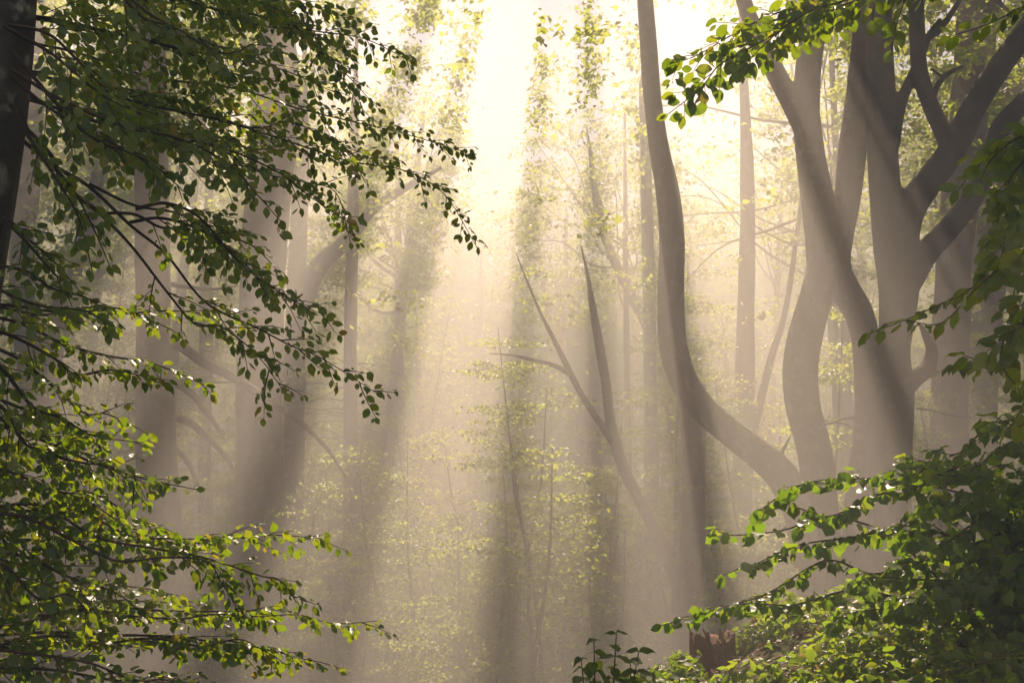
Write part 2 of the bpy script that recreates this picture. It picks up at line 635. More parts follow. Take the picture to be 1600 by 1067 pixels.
# ---- the fused many-stemmed beech on the right
D0 = 19.5
A_up_r = [(1284, -40, 38), (1272, 40, 40), (1263, 110, 40), (1259, 187, 42)]
A_up_l = [(1150, -40, 22), (1172, 30, 25), (1205, 100, 30), (1236, 160, 33), (1260, 205, 38)]
A_low = [(1259, 180, 42), (1267, 245, 45), (1276, 300, 50), (1290, 395, 60), (1290, 425, 60), (1274, 468, 51), (1257, 530, 55), (1251, 580, 55), (1255, 635, 54), (1269, 690, 55), (1277, 740, 56), (1282, 850, 60), (1278, 960, 66)]
B_st = [(1352, -60, 36), (1350, 60, 38), (1342, 150, 42), (1332, 230, 44), (1324, 310, 40), (1310, 375, 44), (1304, 420, 52), (1322, 455, 46), (1342, 490, 44), (1353, 540, 43), (1358, 620, 46), (1358, 690, 52), (1355, 740, 58), (1348, 830, 62), (1350, 960, 72)]
C_st = [(1372, -60, 40), (1374, 60, 42), (1376, 170, 46), (1380, 260, 46), (1386, 330, 50), (1396, 390, 58), (1404, 440, 62), (1402, 490, 56), (1398, 550, 48), (1404, 610, 48), (1404, 690, 42), (1400, 780, 46), (1398, 900, 54), (1396, 1000, 62)]
root = thing('many_stemmed_beech', 'large grey beech at the right with crossing fused stems and one sweeping curved stem', 'tree', at(1340, 1150, D0))


def fused(name, tubes, parent, mat, voxel=.035):
    m = MB()
    for P, Rr, sd in tubes:
        m.tube(P, Rr, n=18, sub=6, wob=.022, seed=sd)
    o = m.build(name, mat, None)
    md = o.modifiers.new('r', 'REMESH')
    md.mode = 'VOXEL'
    md.voxel_size = voxel
    ms = o.modifiers.new('s', 'SMOOTH')
    ms.iterations = 10
    ms.factor = .6
    dg = bpy.context.evaluated_depsgraph_get()
    me = bpy.data.meshes.new_from_object(o.evaluated_get(dg))
    o.modifiers.clear()
    old = o.data
    o.data = me
    bpy.data.meshes.remove(old)
    me.name = name
    me.transform(__import__('mathutils').Matrix.Translation(-Vector(parent_loc(parent))))
    me.polygons.foreach_set('use_smooth', np.ones(len(me.polygons), bool))
    if not me.materials:
        me.materials.append(mat)
    o.parent = parent
    return o


def pl(line, d, d1=None, sd=0, down=False, up=None):
    P, Rr = px_line(line, d, d1)
    if up:
        P, Rr = up_to(P, Rr, up)
    if down:
        P, Rr = to_ground(P, Rr)
    return (P, Rr, sd)


fused('stem', [pl(A_up_r, D0, sd=1, up=10), pl(A_up_l, D0, sd=2), pl(A_low, D0, sd=3, down=True), pl(B_st, D0 + .1, sd=4, down=True, up=11)], root, M['bark'])
limbD = [(1600 + 60, -30, 34), (1600, 52, 36), (1560, 108, 37), (1524, 165, 38), (1488, 235, 42), (1450, 285, 44), (1420, 330, 48), (1410, 380, 48), (1412, 430, 46)]
limbD2 = [(1430, -40, 24), (1433, 50, 25), (1437, 112, 25), (1452, 160, 25), (1470, 200, 26), (1486, 238, 28)]
limbD3 = [(1660, 100, 30), (1600, 160, 31), (1565, 198, 32), (1542, 250, 32), (1530, 290, 34), (1505, 330, 34), (1478, 362, 36), (1446, 398, 38), (1420, 440, 42)]
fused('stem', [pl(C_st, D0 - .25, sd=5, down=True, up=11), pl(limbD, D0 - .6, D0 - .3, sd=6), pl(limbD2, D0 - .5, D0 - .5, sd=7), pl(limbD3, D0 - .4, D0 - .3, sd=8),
               pl([(1470, 30, 10), (1450, 60, 13), (1436, 98, 15), (1418, 135, 17), (1404, 175, 20), (1394, 230, 24)], D0 - .3, sd=9)], root, M['bark_shaded'])
for ln in ([(1500, 0, 7), (1482, 28, 9), (1466, 48, 11), (1446, 62, 14), (1436, 80, 14)], [(1504, 104, 5), (1490, 110, 7), (1476, 120, 8), (1464, 136, 9), (1455, 160, 9)], [(1455, 108, 4), (1466, 116, 5), (1474, 122, 6)]):
    m = MB()
    m.tube(*px_line(ln, D0 - .5), n=8, sub=5, wob=.05)
    m.build('twig', M['bark_shaded'], root)
H_st = [(1004, -60, 24), (1008, 0, 26), (1014, 80, 28), (1020, 160, 29), (1030, 235, 33), (1043, 300, 37), (1050, 380, 40), (1048, 460, 42), (1050, 530, 43), (1066, 590, 44), (1096, 636, 44), (1138, 672, 46), (1182, 706, 48), (1222, 744, 52), (1252, 800, 56), (1268, 880, 60)]
P, Rr = px_line(H_st, D0 + .5, D0 + .1)
P, Rr = up_to(P, Rr, 10, (-.05, 0))
fused('stem', [(P, Rr, 12), pl([(1237, 678, 4), (1228, 695, 7), (1220, 712, 9), (1224, 735, 10)], D0 + .2, sd=13)], root, M['bark'], .03)
m = MB()
m.tube(*px_line([(1408, 612, 34), (1432, 590, 30), (1450, 575, 28), (1456, 548, 22), (1446, 522, 14), (1438, 508, 6)], D0 - .4), n=12, sub=5, wob=.16, seed=3)
m.tube(*px_line([(1444, 580, 24), (1458, 584, 14), (1466, 580, 5)], D0 - .4), n=10, sub=4, wob=.16, seed=6)
o = m.build('broken_limb', M['bark_shaded'], root)
o['label'] = 'dark jagged broken stub on the right stem'
for ln in ([(1334, 652, 5), (1316, 655, 4), (1300, 661, 4), (1288, 663, 3)], [(1332, 668, 2), (1318, 662, 2), (1302, 660, 3)], [(1432, 638, 4), (1460, 642, 3), (1490, 650, 2), (1520, 652, 1)]):
    m = MB()
    m.tube(*px_line(ln, D0 - .2), n=6, sub=4)
    m.build('twig', M['bark_shaded'], root)
cp = np.concatenate([crown_points(at(1300, -160, D0), 3.2, 1.8, 110), crown_points(at(1600, -140, D0 - .3), 2.6, 1.8, 80), crown_points(at(990, -230, D0), 2.4, 1.5, 40)])
lv = Leaves(FAR)
crown_clumps(lv, cp, 45, .12, .6, .18)
lv.into(MB()).build('crown', M['far_lit_leaf'], root)

# ---- trunks standing behind it
tall_tree('beech_tree', 'pale straight trunk close behind the dark right stem, passing the broken stub', [(1534, -40, 60), (1522, 100, 58), (1505, 260, 55), (1490, 420, 52), (1484, 560, 54), (1484, 700, 58), (1486, 900, 64)], 26.4, seed=21)
tall_tree('beech_tree', 'hazy straight trunk furthest right, behind the dark hanging leaves', [(1572, 150, 54), (1556, 320, 50), (1542, 480, 48), (1534, 620, 48), (1532, 760, 52), (1530, 900, 56)], 30.4, seed=22)
tall_tree('slender_tree', 'thin pale trunk seen through the narrow gap between the crossing stems', [(1296, 430, 15), (1302, 520, 15), (1308, 600, 16), (1312, 720, 18), (1312, 860, 20)], 30, crown=None, ztop=9, seed=23)
# ---- the forked tree in the middle
tall_tree('forked_tree', 'slim trunk forking low with a long limb reaching up to the left, behind the stump',
          [(1060, 500, 22), (1064, 570, 23), (1072, 640, 26), (1082, 700, 34), (1084, 780, 36), (1082, 860, 40), (1078, 920, 43), (1078, 1010, 45)], 26.4, crown=None, ztop=8, flare=1.4, seed=24, wob=.02,
          limbs_px=(([(908, 385, 2.5), (918, 430, 6), (926, 480, 12), (937, 540, 14), (947, 600, 15), (954, 660, 16), (970, 720, 18), (994, 772, 19), (1022, 825, 20), (1044, 870, 24), (1070, 930, 30)], 26.4, 26.4),
                    ([(764, 552, 1.5), (800, 555, 4), (830, 562, 7), (868, 572, 8), (892, 585, 9)], 26.4, 26.4),
                    ([(806, 395, 1.5), (824, 440, 3), (845, 490, 5), (868, 535, 8), (886, 572, 10), (908, 615, 10), (934, 655, 11), (958, 690, 14)], 26.4, 26.4),
                    ([(1096, 600, 14), (1094, 660, 18), (1092, 720, 20), (1088, 780, 22)], 26.5, 26.5)))
tall_tree('leaning_tree', 'hazy limbed tree leaning up to the left just behind the curved stem', [(930, 300, 12), (945, 370, 13), (966, 420, 14), (990, 470, 16), (1012, 510, 18), (1034, 570, 20), (1056, 680, 22), (1062, 820, 24)], 42, crown=(2.5, 2, 50), ztop=15, lean=(-.12, 0), seed=25)
tall_tree('beech_tree', 'faint upright trunk close along the left side of the curved stem', [(1006, 150, 16), (1010, 300, 18), (1014, 430, 20), (1016, 560, 21), (1018, 760, 23)], 33.6, ztop=14, crown=(2.5, 2, 60), seed=26)
# ---- left trunks
tall_tree('beech_tree', 'straight dull brown trunk behind the left branches, slimmer than the trunk to its right', [(228, -40, 46), (232, 60, 48), (236, 200, 50), (238, 350, 53), (239, 480, 54), (242, 600, 56), (246, 720, 60), (250, 860, 64), (254, 1000, 70)], 20.5, seed=27,
          limbs_px=(([(545, 752, 3), (510, 700, 6), (470, 660, 9), (440, 638, 11), (400, 612, 13), (360, 588, 14), (320, 568, 15), (288, 545, 17), (262, 530, 20)], 22.6, 20.7),
                    ([(345, 675, 6), (320, 640, 9), (296, 612, 11), (262, 590, 14)], 21.2, 20.6),
                    ([(372, 745, 4), (350, 710, 8), (322, 682, 10), (296, 660, 12), (262, 648, 14)], 21.4, 20.6),
                    ([(372, 446, 3), (330, 452, 5), (290, 448, 8), (258, 442, 9)], 21.4, 20.6),
                    ([(362, 597, 3), (330, 597, 4), (295, 594, 5), (262, 590, 6)], 21.2, 20.6),
                    ([(322, 800, 4), (310, 760, 6), (292, 720, 8), (262, 692, 10)], 21.2, 20.6)))
tall_tree('beech_tree', 'broadest of the hazy trunks, reddish brown and flaring wider towards its foot', [(432, 120, 72), (424, 260, 72), (412, 400, 71), (407, 520, 69), (405, 640, 70), (407, 760, 76), (402, 880, 88), (396, 980, 102), (392, 1067, 116)], 24.4, seed=28, wob=.025)
sp = tall_tree('spruce_tree', 'slim straight reddish spruce trunk with bare dead drooping twigs', [(553, 250, 16), (550, 400, 19), (547, 560, 21), (548, 720, 22), (546, 880, 23), (547, 1040, 25)], 30, bark='bark_red', crown=None, ztop=14, seed=29, flare=1.2, wob=.03)
tall_tree('beech_tree', 'hazy trunk by the left edge, beside the dark near trunk', [(44, 280, 36), (36, 360, 35), (32, 440, 36), (44, 540, 40), (54, 600, 42), (60, 760, 44)], 26.4, crown=(3,2,80), seed=30, ztop=14)
tall_tree('leaning_tree', 'hazy trunk at the left leaning up to the right and forking', [(150, 300, 20), (132, 370, 25), (114, 420, 27), (98, 470, 29), (84, 540, 33), (74, 620, 36), (70, 760, 40)], 30.4, crown=(3,2,60), seed=31, ztop=14,
          limbs_px=(([(212, 392, 4), (190, 405, 7), (160, 424, 11), (136, 445, 17), (112, 490, 19), (90, 540, 20)], 30.4, 30.4), ))
tall_tree('beech_tree', 'faint slim trunk in the gap between the two big left trunks', [(322, 420, 18), (322, 560, 20), (320, 700, 22), (321, 860, 24)], 31.5, crown=(2.5, 2, 60), seed=32, ztop=14)
tall_tree('beech_tree', 'faint trunk with a thick limb curving up, just right of the broadest trunk', [(470, 280, 26), (466, 380, 28), (462, 470, 30), (460, 600, 32), (458, 760, 34)], 31.2, crown=(3, 2, 90), seed=33, ztop=14,
          limbs_px=(([(690, 262, 5), (640, 290, 11), (580, 330, 17), (552, 366, 22), (524, 392, 26), (496, 420, 30), (466, 480, 34)], 31.2, 31.2),))
tall_tree('slender_tree', 'thin crooked sapling stem low in the middle of the mist', [(800, 740, 1.5), (806, 780, 3), (817, 830, 4.5), (827, 885, 5.5), (826, 950, 6.5), (831, 1010, 7), (830, 1067, 8)], 22.4, crown=(.9, .8, 30), seed=36, ztop=-.2)
tall_tree('beech_tree', 'faint trunk below the overhanging sunlit leaves, right of the curved stem', [(1168, 300, 22), (1166, 450, 27), (1164, 600, 30), (1160, 800, 32)], 32, crown=None, seed=37, ztop=17)
tall_tree('leaning_tree', 'faint sapling slanting up to the right in the bright gap beside the crossing stems', [(1230, 470, 9), (1205, 560, 11), (1185, 640, 13), (1170, 720, 14), (1160, 850, 16)], 31.5, crown=None, seed=39, ztop=15, lean=(.2, 0))

# dead drooping twigs of the spruce
def dead_twigs(root, px0, d, ylo, yhi, n):
    m = MB()
    for k in range(n):
        y0 = rng.uniform(ylo, yhi)
        s = 1 if rng.random() < .5 else -1
        a = rng.uniform(-.9, .9)
        L = rng.uniform(.9, 3.2)
        p = at(px0, y0, d)
        q = [p]
        dr = unit([s * math.cos(a), math.sin(a), rng.uniform(-.1, .5)])
        for i in range(6):
            dr = unit(dr + DOWN * rng.uniform(-.05, .30) + rng.normal(size=3) * .16)
            q.append(q[-1] + dr * L / 6)
        m.tube(q, np.linspace(.017, .003, 7), n=4, sub=3, cap=False)
        for j in range(rng.integers(5, 13)):
            i = rng.integers(2, 6)
            e = unit((q[i] - q[i - 1]) * 4 / L + rng.normal(size=3) * .7 + DOWN * .35)
            l2 = rng.uniform(.15, .7)
            b = q[i] + (q[i - 1] - q[i]) * rng.random()
            m.tube([b, b + e * l2 * .5, b + (e + DOWN * .25) * l2], [.006, .004, .002], n=3, sub=3, cap=False)
    return m.build('dead_twigs', M['dead'], root)


dead_twigs(sp, 547, 30, 560, 1000, 80)

# ---- canopy trees: crowns shaped to block the sun except in planned beam gaps
spots = []
for k in range(400):
    y = rng.uniform(24, 50)
    x = rng.uniform(-24, 24)
    if (abs(x) < 9.5 and y < 43) or -5 < x < 2:
        continue
    if all((x - a) ** 2 + (y - b) ** 2 > 17 for a, b in spots):
        spots.append((x, y))
spots = spots[:24]
for x, y in ((-13, 15), (13, 14), (-10, 9), (15, 21), (-17, 22), (10, 6.5), (-20, 30), (20, 29)):     # unseen, added out of frame to carry leaf clumps that shade the view
    spots.append((x, y))
gu, gv = np.meshgrid(np.arange(-21, 21, .5), np.arange(-27, 1.6, .42), indexing='ij')
pts = []
for layer in range(6):
    u = gu.ravel() + rng.uniform(-.25, .25, gu.size)
    v = gv.ravel() + rng.uniform(-.22, .22, gv.size)
    zz = rng.uniform(9, 17, gu.size) - np.where(v < -12, rng.uniform(0, 6, gu.size) * (rng.random(gu.size) < .5), 0)
    s = (zz - v * SV[2]) / SUN[2]
    p = u[:, None] * SU + v[:, None] * SV + s[:, None] * SUN
    op = openness(p)
    if layer < 3:
        keep = (rng.random(len(p)) > op) & (rng.random(len(p)) < .85)
    else:                       # extra leaf clumps added to shade the near leaves and air
        keep = (np.hypot(u, v) < 5.3) & (op < .4)
    pts.append(p[keep])
pts = np.concatenate(pts)
sp_a = np.array(spots)
near = np.argmin(((pts[:, None, :2] - sp_a[None]) ** 2).sum(-1) + rng.uniform(0, 10, (len(pts), len(spots))), 1)
ZTOP = float(pts[:, 2].max())
for k, (x, y) in enumerate(spots):
    cp = pts[near == k]
    z0 = gz(x, y)
    top = max(float(np.quantile(cp[:, 2], .8)) if len(cp) else 9.0, 16.8)
    root = thing('canopy_tree', 'tall misty beech, its crown shaped to block the sun and leave sunbeam gaps', 'tree', (x, y, z0), 'tall hazy beeches that close the wood')
    m = MB()
    r = rng.uniform(.16, .34)
    lx = rng.normal() * .6
    m.tube([(x + lx, y, top), (x + lx * .5, y, top * .6), (x, y, top * .2 + z0 * .3), (x, y, z0 + 1), (x, y, z0 - .4)], [r * .3, r * .6, r * .85, r, r * 1.4], n=14, sub=5, wob=.03, seed=k)
    m.build('trunk', M['bark'], root)
    if len(cp):
        limbs(root, M['bark'], (x + lx * .5, y, top * .6), cp, r * .36, k=9)
        lv = Leaves(FAR)
        crown_clumps(lv, cp, 62, .20, .58, .17)
        lv.into(MB()).build('crown', M['far_lit_leaf'], root)

# ---- far wood: copies of four trees
protos = []
for k in range(4):
    root = thing('far_tree', 'small far tree faded almost to nothing in the mist', 'tree', (0, 0, 0), 'far trees lost in the mist')
    h = [13, 15, 12, 16][k]
    m = MB()
    m.tube([(0, 0, -.5), (.1, 0, 1), (.2 * k, .1, h * .5), (.1 * k, .2, h * .9)], [.34, .25, .2, .06], n=10, sub=5, wob=.03, seed=k)
    m.build('trunk', M['bark'], root)
    cp = crown_points((0, 0, h * .62), 3.4, h * .40, 330, keep=False)
    limbs(root, M['bark'], (.1 * k, .1, h * .45), cp, .08, k=5)
    lv = Leaves(FAR)
    crown_clumps(lv, cp, 30, .20, .75, .2)
    lv.into(MB()).build('crown', M['far_lit_leaf'], root)
    protos.append(root)
used = set()
n_far = 0
for k in range(300):
    y = 46 + 44 * rng.random()
    x = rng.uniform(-.6, .6) * y
    if any((x - a) ** 2 + (y - b) ** 2 < 14 for a, b in used):
        continue
    used.add((x, y))
    i = n_far % 4
    z = gz(x, y)
    if n_far < 4:
        protos[i].location = (x, y, z)
    else:
        dup(protos[i], (x, y, z), rng.uniform(0, 6.28), rng.uniform(.85, 1.1) if y < 54 else rng.uniform(1.3, 1.62))
    n_far += 1
    if n_far >= 72:
        break

# ---- understorey saplings with layered leaves
sap = []
for k in range(5):
    root = thing('understorey_sapling', 'slender young beech with thin layered leaf sprays in the misty understorey', 'sapling', (0, 0, 0), 'slender young beeches of the misty understorey')
    h = [7.5, 9, 6, 10.5, 5][k]
    m = MB()
    bend = rng.normal(size=2) * .5
    axis = np.array([(0, 0, -.3), (bend[0] * .3, bend[1] * .2, h * .33), (bend[0], bend[1], h * .66), (bend[0] * 1.5, bend[1] * 1.3, h)])
    m.tube(axis, [.055, .045, .03, .008], n=7, sub=5, seed=k)
    mbr = m
    lv = Leaves(FAR)
    nb = int(h * 5)
    for b in range(nb):
        t = rng.uniform(.15, 1)
        z = t * h
        p = np.array([np.interp(z, axis[:, 2], axis[:, 0]), np.interp(z, axis[:, 2], axis[:, 1]), z])
        a = rng.uniform(0, 6.28)
        L = (1 - .6 * t) * rng.uniform(.8, 2.4) * (h / 8)
        e = p + np.array([math.cos(a) * L, math.sin(a) * L, rng.uniform(-.15, .45) * L])
        mid = (p + e) / 2 + np.array([0, 0, .12 * L])
        mbr.tube([p, mid, e], [.008, .006, .003], n=4, sub=3, cap=False)
        nl = int(130 * L)
        tt = rng.random(nl) ** .6
        q = (p[None] * (1 - tt[:, None]) ** 2 + 2 * mid[None] * (tt * (1 - tt))[:, None] + e[None] * (tt ** 2)[:, None])
        w = .42 * (1 - .5 * tt)
        q = q + rng.normal(size=(nl, 3)) * np.stack([w, w, w * .14], 1)
        lv.addv(list(q), list(rand_unit(nl) * np.array([1, 1, .4]) + np.array([0, 0, -.25])), list(np.array([0, 0, 1.]) + rng.normal(size=(nl, 3)) * .42), list(.10 * rng.uniform(.7, 1.3, nl)))
    mbr.build('trunk', M['bark'], root)
    lv.into(MB()).build('foliage', M['far_lit_leaf'], root)
    sap.append(root)
sspots = []
n_s = 0
for k in range(1500):
    y = rng.uniform(23, 42)
    px = rng.uniform(-60, 1660) if k % 2 else rng.uniform(820, 1060)
    x = (px - 800) / F * y
    if 950 < px < 1115 and y < 28.5:
        continue
    # leave the bright gap beside the crossing stems thin
    if 1110 < px < 1240 and rng.random() < .75:
        continue
    if 560 < px < 700 and rng.random() < .5:
        continue
    if any((x - a) ** 2 + (y - b) ** 2 < 2.6 for a, b in sspots):
        continue
    sspots.append((x, y))
    i = n_s % 5
    if n_s >= 5 and abs(x) < 4:
        i = (0, 2, 4)[n_s % 3]
    z = gz(x, y)
    if n_s < 5:
        sap[i].location = (x, y, z)
    else:
        k = rng.uniform(.75, 1.3)
        dup(sap[i], (x, y, z), rng.uniform(0, 6.28), k)
    n_s += 1
    if n_s >= 150:
        break

# ------------------------------------------------------------------ near left beech with its branches
CAMUP = unit([0, .35, 1.0])   # sprays tip a little towards the light


def branch_set(root, specs, tmpl, mat, size, dense=0, deep=False, **kw):
    more = []
    for line, d0, d1, L0, opt in specs:
        for c in range(dense):
            dy, dd = rng.uniform(-34, 34), rng.uniform(.15, .6) * (1 if c % 2 else -1)
            k = rng.uniform(.75, .95)
            l2 = [(x0 + (x - x0) * k, y + dy * (1 - i / len(line)) + rng.normal() * 8) for i, (x, y) in enumerate(line) for x0 in (line[0][0],)]
            if deep and c == 1 and min(y for x, y in line) > 130:
                continue
            if deep and c == 1:
                dd = rng.uniform(1.2, 3.2)
            more.append((l2, d0 + dd, d1 + dd, L0 * rng.uniform(.8, 1.1), opt))
    for line, d0, d1, L0, opt in list(specs) + more:
        tw, lv = MB(), Leaves(tmpl)
        n = len(line)
        P = [at(x, y, d0 + (d1 - d0) * i / (n - 1)) + rng.normal(size=3) * .015 for i, (x, y) in enumerate(line)]
        a = dict(L0=L0, size=size)
        a.update(kw)
        a.update({k: v for k, v in opt.items() if k != 'n'})
        nn = unit(np.array(opt.get('n', CAMUP)) + rng.normal(size=3) * .12)
        spray(tw, lv, P, nn, **a)
        b = tw.build('branch', M['twig'], root)
        lv.into(MB()).build('foliage', M[mat], b)


base = at(-110, 800, 4.3)
nb = thing('near_beech', 'dark lichen spotted beech cut by the left edge, leafy branches reaching across the upper left', 'tree', (base[0], base[1], gz(base[0], base[1])))
m = MB()
P, Rr = px_line([(0, -300, 104), (-6, -60, 118), (-20, 120, 124), (-42, 280, 128), (-72, 450, 132), (-100, 640, 140), (-118, 820, 150)], 4.3)
P, Rr = to_ground(P, Rr, 1.3)
m.tube(P, Rr, n=28, sub=8, wob=.03, seed=40)
m.build('trunk', M['bark_near'], nb)
FACE = (0, -1.0, .75)


def overhead_shade(root, c, rx, n):  # unseen leaf layer above the camera, added to keep sky light off
    a = rng.uniform(-1, 1, (n, 2)) * rx
    z = c[2] + rng.uniform(0, 3.0, n)
    p = np.stack([c[0] + a[:, 0], c[1] + a[:, 1], z], 1)
    _, v, _ = sun_uv(p)
    p = p[(v > 1.0) | (p[:, 1] < 1)]
    limbs(root, M['bark_near'], (root.location[0], root.location[1], c[2] - 1.5), p, .08, k=10)
    lv = Leaves(FAR)
    crown_clumps(lv, p, 60, .16, .8, .2)
    lv.into(MB()).build('crown', M['leaf'], root)

overhead_shade(nb, (-8, 0, 7.5), (9, 15), 1000)
up_specs = [
    ([(60, -90), (200, -40), (340, -20), (450, 0), (540, 25)], 5.0, 5.8, .45, {}),
    ([(-20, -60), (120, -20), (260, 10), (380, 30), (480, 45), (570, 62), (648, 92)], 5.2, 6.2, .42, {}),
    ([(-20, 20), (100, 40), (220, 60), (330, 90), (430, 110), (520, 145)], 4.6, 5.2, .45, {}),
    ([(0, 60), (120, 90), (240, 120), (360, 140), (470, 165), (560, 195), (650, 215), (742, 242)], 5.6, 6.6, .45, {}),
    ([(0, 100), (110, 130), (230, 160), (340, 190), (440, 220), (540, 250), (630, 270), (700, 300), (738, 385)], 5.0, 5.9, .42, {}),
    ([(20, 150), (120, 180), (240, 215), (340, 235), (430, 265), (490, 310), (545, 352)], 4.5, 5.0, .42, {'n': FACE}),
    ([(20, 120), (90, 170), (170, 225), (230, 255), (290, 300)], 4.0, 4.2, .30, {'n': FACE, 'hang': .6}),
    ([(20, 160), (60, 230), (110, 290), (140, 350), (175, 420)], 4.1, 4.3, .22, {'n': FACE, 'hang': .6}),
    ([(10, 40), (70, 60), (130, 110), (190, 150), (250, 190)], 4.1, 4.3, .32, {'n': FACE, 'hang': .5}),
    ([(150, -60), (230, 20), (300, 60), (380, 80), (440, 75)], 4.5, 4.8, .38, {'n': FACE, 'hang': .4}),
    ([(300, -60), (390, -10), (470, 40), (540, 110), (590, 170)], 6.0, 6.4, .40, {}),
    ([(20, 210), (90, 250), (140, 292), (200, 350), (260, 396), (330, 466), (395, 512), (450, 540), (515, 560), (578, 612)], 4.6, 5.2, .25, {'t0': .5, 'r0': .011, 'endtaper': .3, 'n': FACE}),
    ([(205, 352), (260, 345), (320, 365), (380, 405), (430, 445), (512, 490)], 4.7, 5.1, .24, {'t0': .1, 'endtaper': .35, 'n': FACE}),
    ([(140, 290), (210, 320), (270, 335), (330, 355), (390, 390), (450, 430)], 4.9, 5.4, .22, {'t0': .25}),
    ([(0, 330), (50, 370), (90, 410), (120, 450)], 4.3, 4.4, .2, {'n': FACE}),
    ([(-60, 470), (30, 478), (110, 488), (190, 488), (260, 486), (315, 490), (372, 512)], 4.6, 5.2, .26, {}),
    ([(-60, 490), (20, 510), (100, 535), (170, 555), (230, 570), (280, 582), (328, 600)], 4.3, 4.8, .26, {}),
    ([(-60, 400), (20, 420), (80, 450), (140, 470), (190, 500)], 4.1, 4.4, .24, {'n': FACE}),
    ([(-60, 520), (20, 560), (80, 600), (130, 632), (175, 655), (236, 672)], 4.2, 4.6, .24, {}),
    ([(-60, 600), (20, 630), (80, 665), (130, 690), (180, 690), (228, 696)], 4.3, 4.7, .24, {}),
    ([(-60, 640), (10, 660), (70, 700), (130, 720), (190, 735), (250, 758), (304, 772)], 4.1, 4.6, .26, {'n': FACE}),
]
branch_set(nb, up_specs, BEECH, 'leaf', .050, dense=1, leafstep=.027, r0=.009)

base = at(-190, 1000, 4.4)
sb = thing('beech_bush', 'young beech at the lower left, its low sprays of leaves catching the sun', 'bush', (base[0], base[1], gz(base[0], base[1])))
m = MB()
P = [at(-150, 640, 4.4), at(-165, 800, 4.4), at(-185, 1000, 4.4), (base[0], base[1], gz(base[0], base[1]) - .2)]
m.tube(P, [.02, .035, .045, .06], n=12, sub=5, wob=.04)
m.build('trunk', M['twig'], sb)
lo_specs = [
    ([(-140, 700), (-40, 730), (60, 750), (140, 775), (210, 800), (270, 830)], 4.3, 4.6, .32, {}),
    ([(-150, 790), (-40, 800), (80, 815), (180, 835), (270, 848), (350, 842), (430, 838), (500, 842)], 4.3, 5.0, .30, {'endtaper': .45}),
    ([(-150, 780), (-40, 790), (60, 800), (150, 830), (240, 858), (320, 875), (400, 890), (440, 910), (476, 945)], 4.0, 4.6, .28, {'n': FACE, 'endtaper': .5}),
    ([(-160, 850), (-60, 860), (40, 880), (110, 900), (170, 930), (210, 960)], 4.0, 4.2, .30, {'n': FACE}),
    ([(-160, 960), (-40, 966), (80, 958), (180, 950), (270, 955), (360, 955), (440, 958), (520, 966), (592, 974)], 4.3, 5.1, .28, {'endtaper': .5}),
    ([(-170, 1000), (-40, 1000), (80, 990), (180, 985), (270, 992), (350, 1004), (420, 1018), (482, 1036)], 4.0, 4.7, .30, {'endtaper': .5}),
    ([(-170, 1040), (-40, 1040), (80, 1045), (180, 1050), (260, 1058), (340, 1074)], 3.8, 4.2, .30, {'n': FACE}),
    ([(-170, 1060), (-40, 1070), (60, 1080), (160, 1090), (250, 1100)], 4.2, 4.5, .30, {}),
    ([(-150, 700), (-60, 760), (0, 830), (50, 900), (90, 950)], 4.2, 4.2, .26, {'n': FACE, 'hang': .5}),
    ([(-140, 680), (-40, 690), (60, 705), (130, 730), (190, 760)], 4.5, 4.8, .32, {}),
    ([(-150, 900), (-40, 910), (60, 920), (150, 925), (250, 935), (330, 940)], 4.6, 5.2, .32, {}),
]
branch_set(sb, lo_specs, BEECH, 'leaf', .050, dense=1, leafstep=.027, r0=.009, glow=.35)

# ------------------------------------------------------------------ overhanging beech at the upper right (its trunk stands outside the frame)
base = at(2050, 900, 4.6)
ob = thing('overhanging_beech', 'leafy twigs hanging in from a beech beyond the right edge, the leftmost brightly sunlit', 'tree', (base[0], base[1], gz(base[0], base[1])))
m = MB()
P, Rr = px_line([(1960, -700, 70), (2000, -300, 90), (2020, 200, 110), (2040, 700, 125)], 4.6)
P, Rr = to_ground(P, Rr, 1.4)
m.tube(P, Rr, n=20, sub=6, wob=.03, seed=50)
m.build('trunk', M['bark_near'], ob)
m = MB()
m.tube([at(1985, -420, 4.6), at(1800, -230, 4.6), at(1600, -130, 4.7), at(1450, -70, 4.7), at(1330, -40, 4.7)], [.05, .035, .022, .014, .008], n=8, sub=5)
m.build('limb', M['twig'], ob)
m = MB()
m.tube([at(2015, 60, 4.6), at(1850, 120, 4.5), at(1720, 150, 4.4), at(1640, 180, 4.4)], [.04, .025, .015, .008], n=8, sub=5)
m.build('limb', M['twig'], ob)
m = MB()
m.tube([at(2030, 420, 4.6), at(1850, 430, 4.3), at(1720, 430, 4.2), at(1640, 440, 4.2)], [.035, .022, .014, .007], n=8, sub=5)
m.build('limb', M['twig'], ob)
overhead_shade(ob, (8.5, 0, 7.5), (9, 15), 1000)
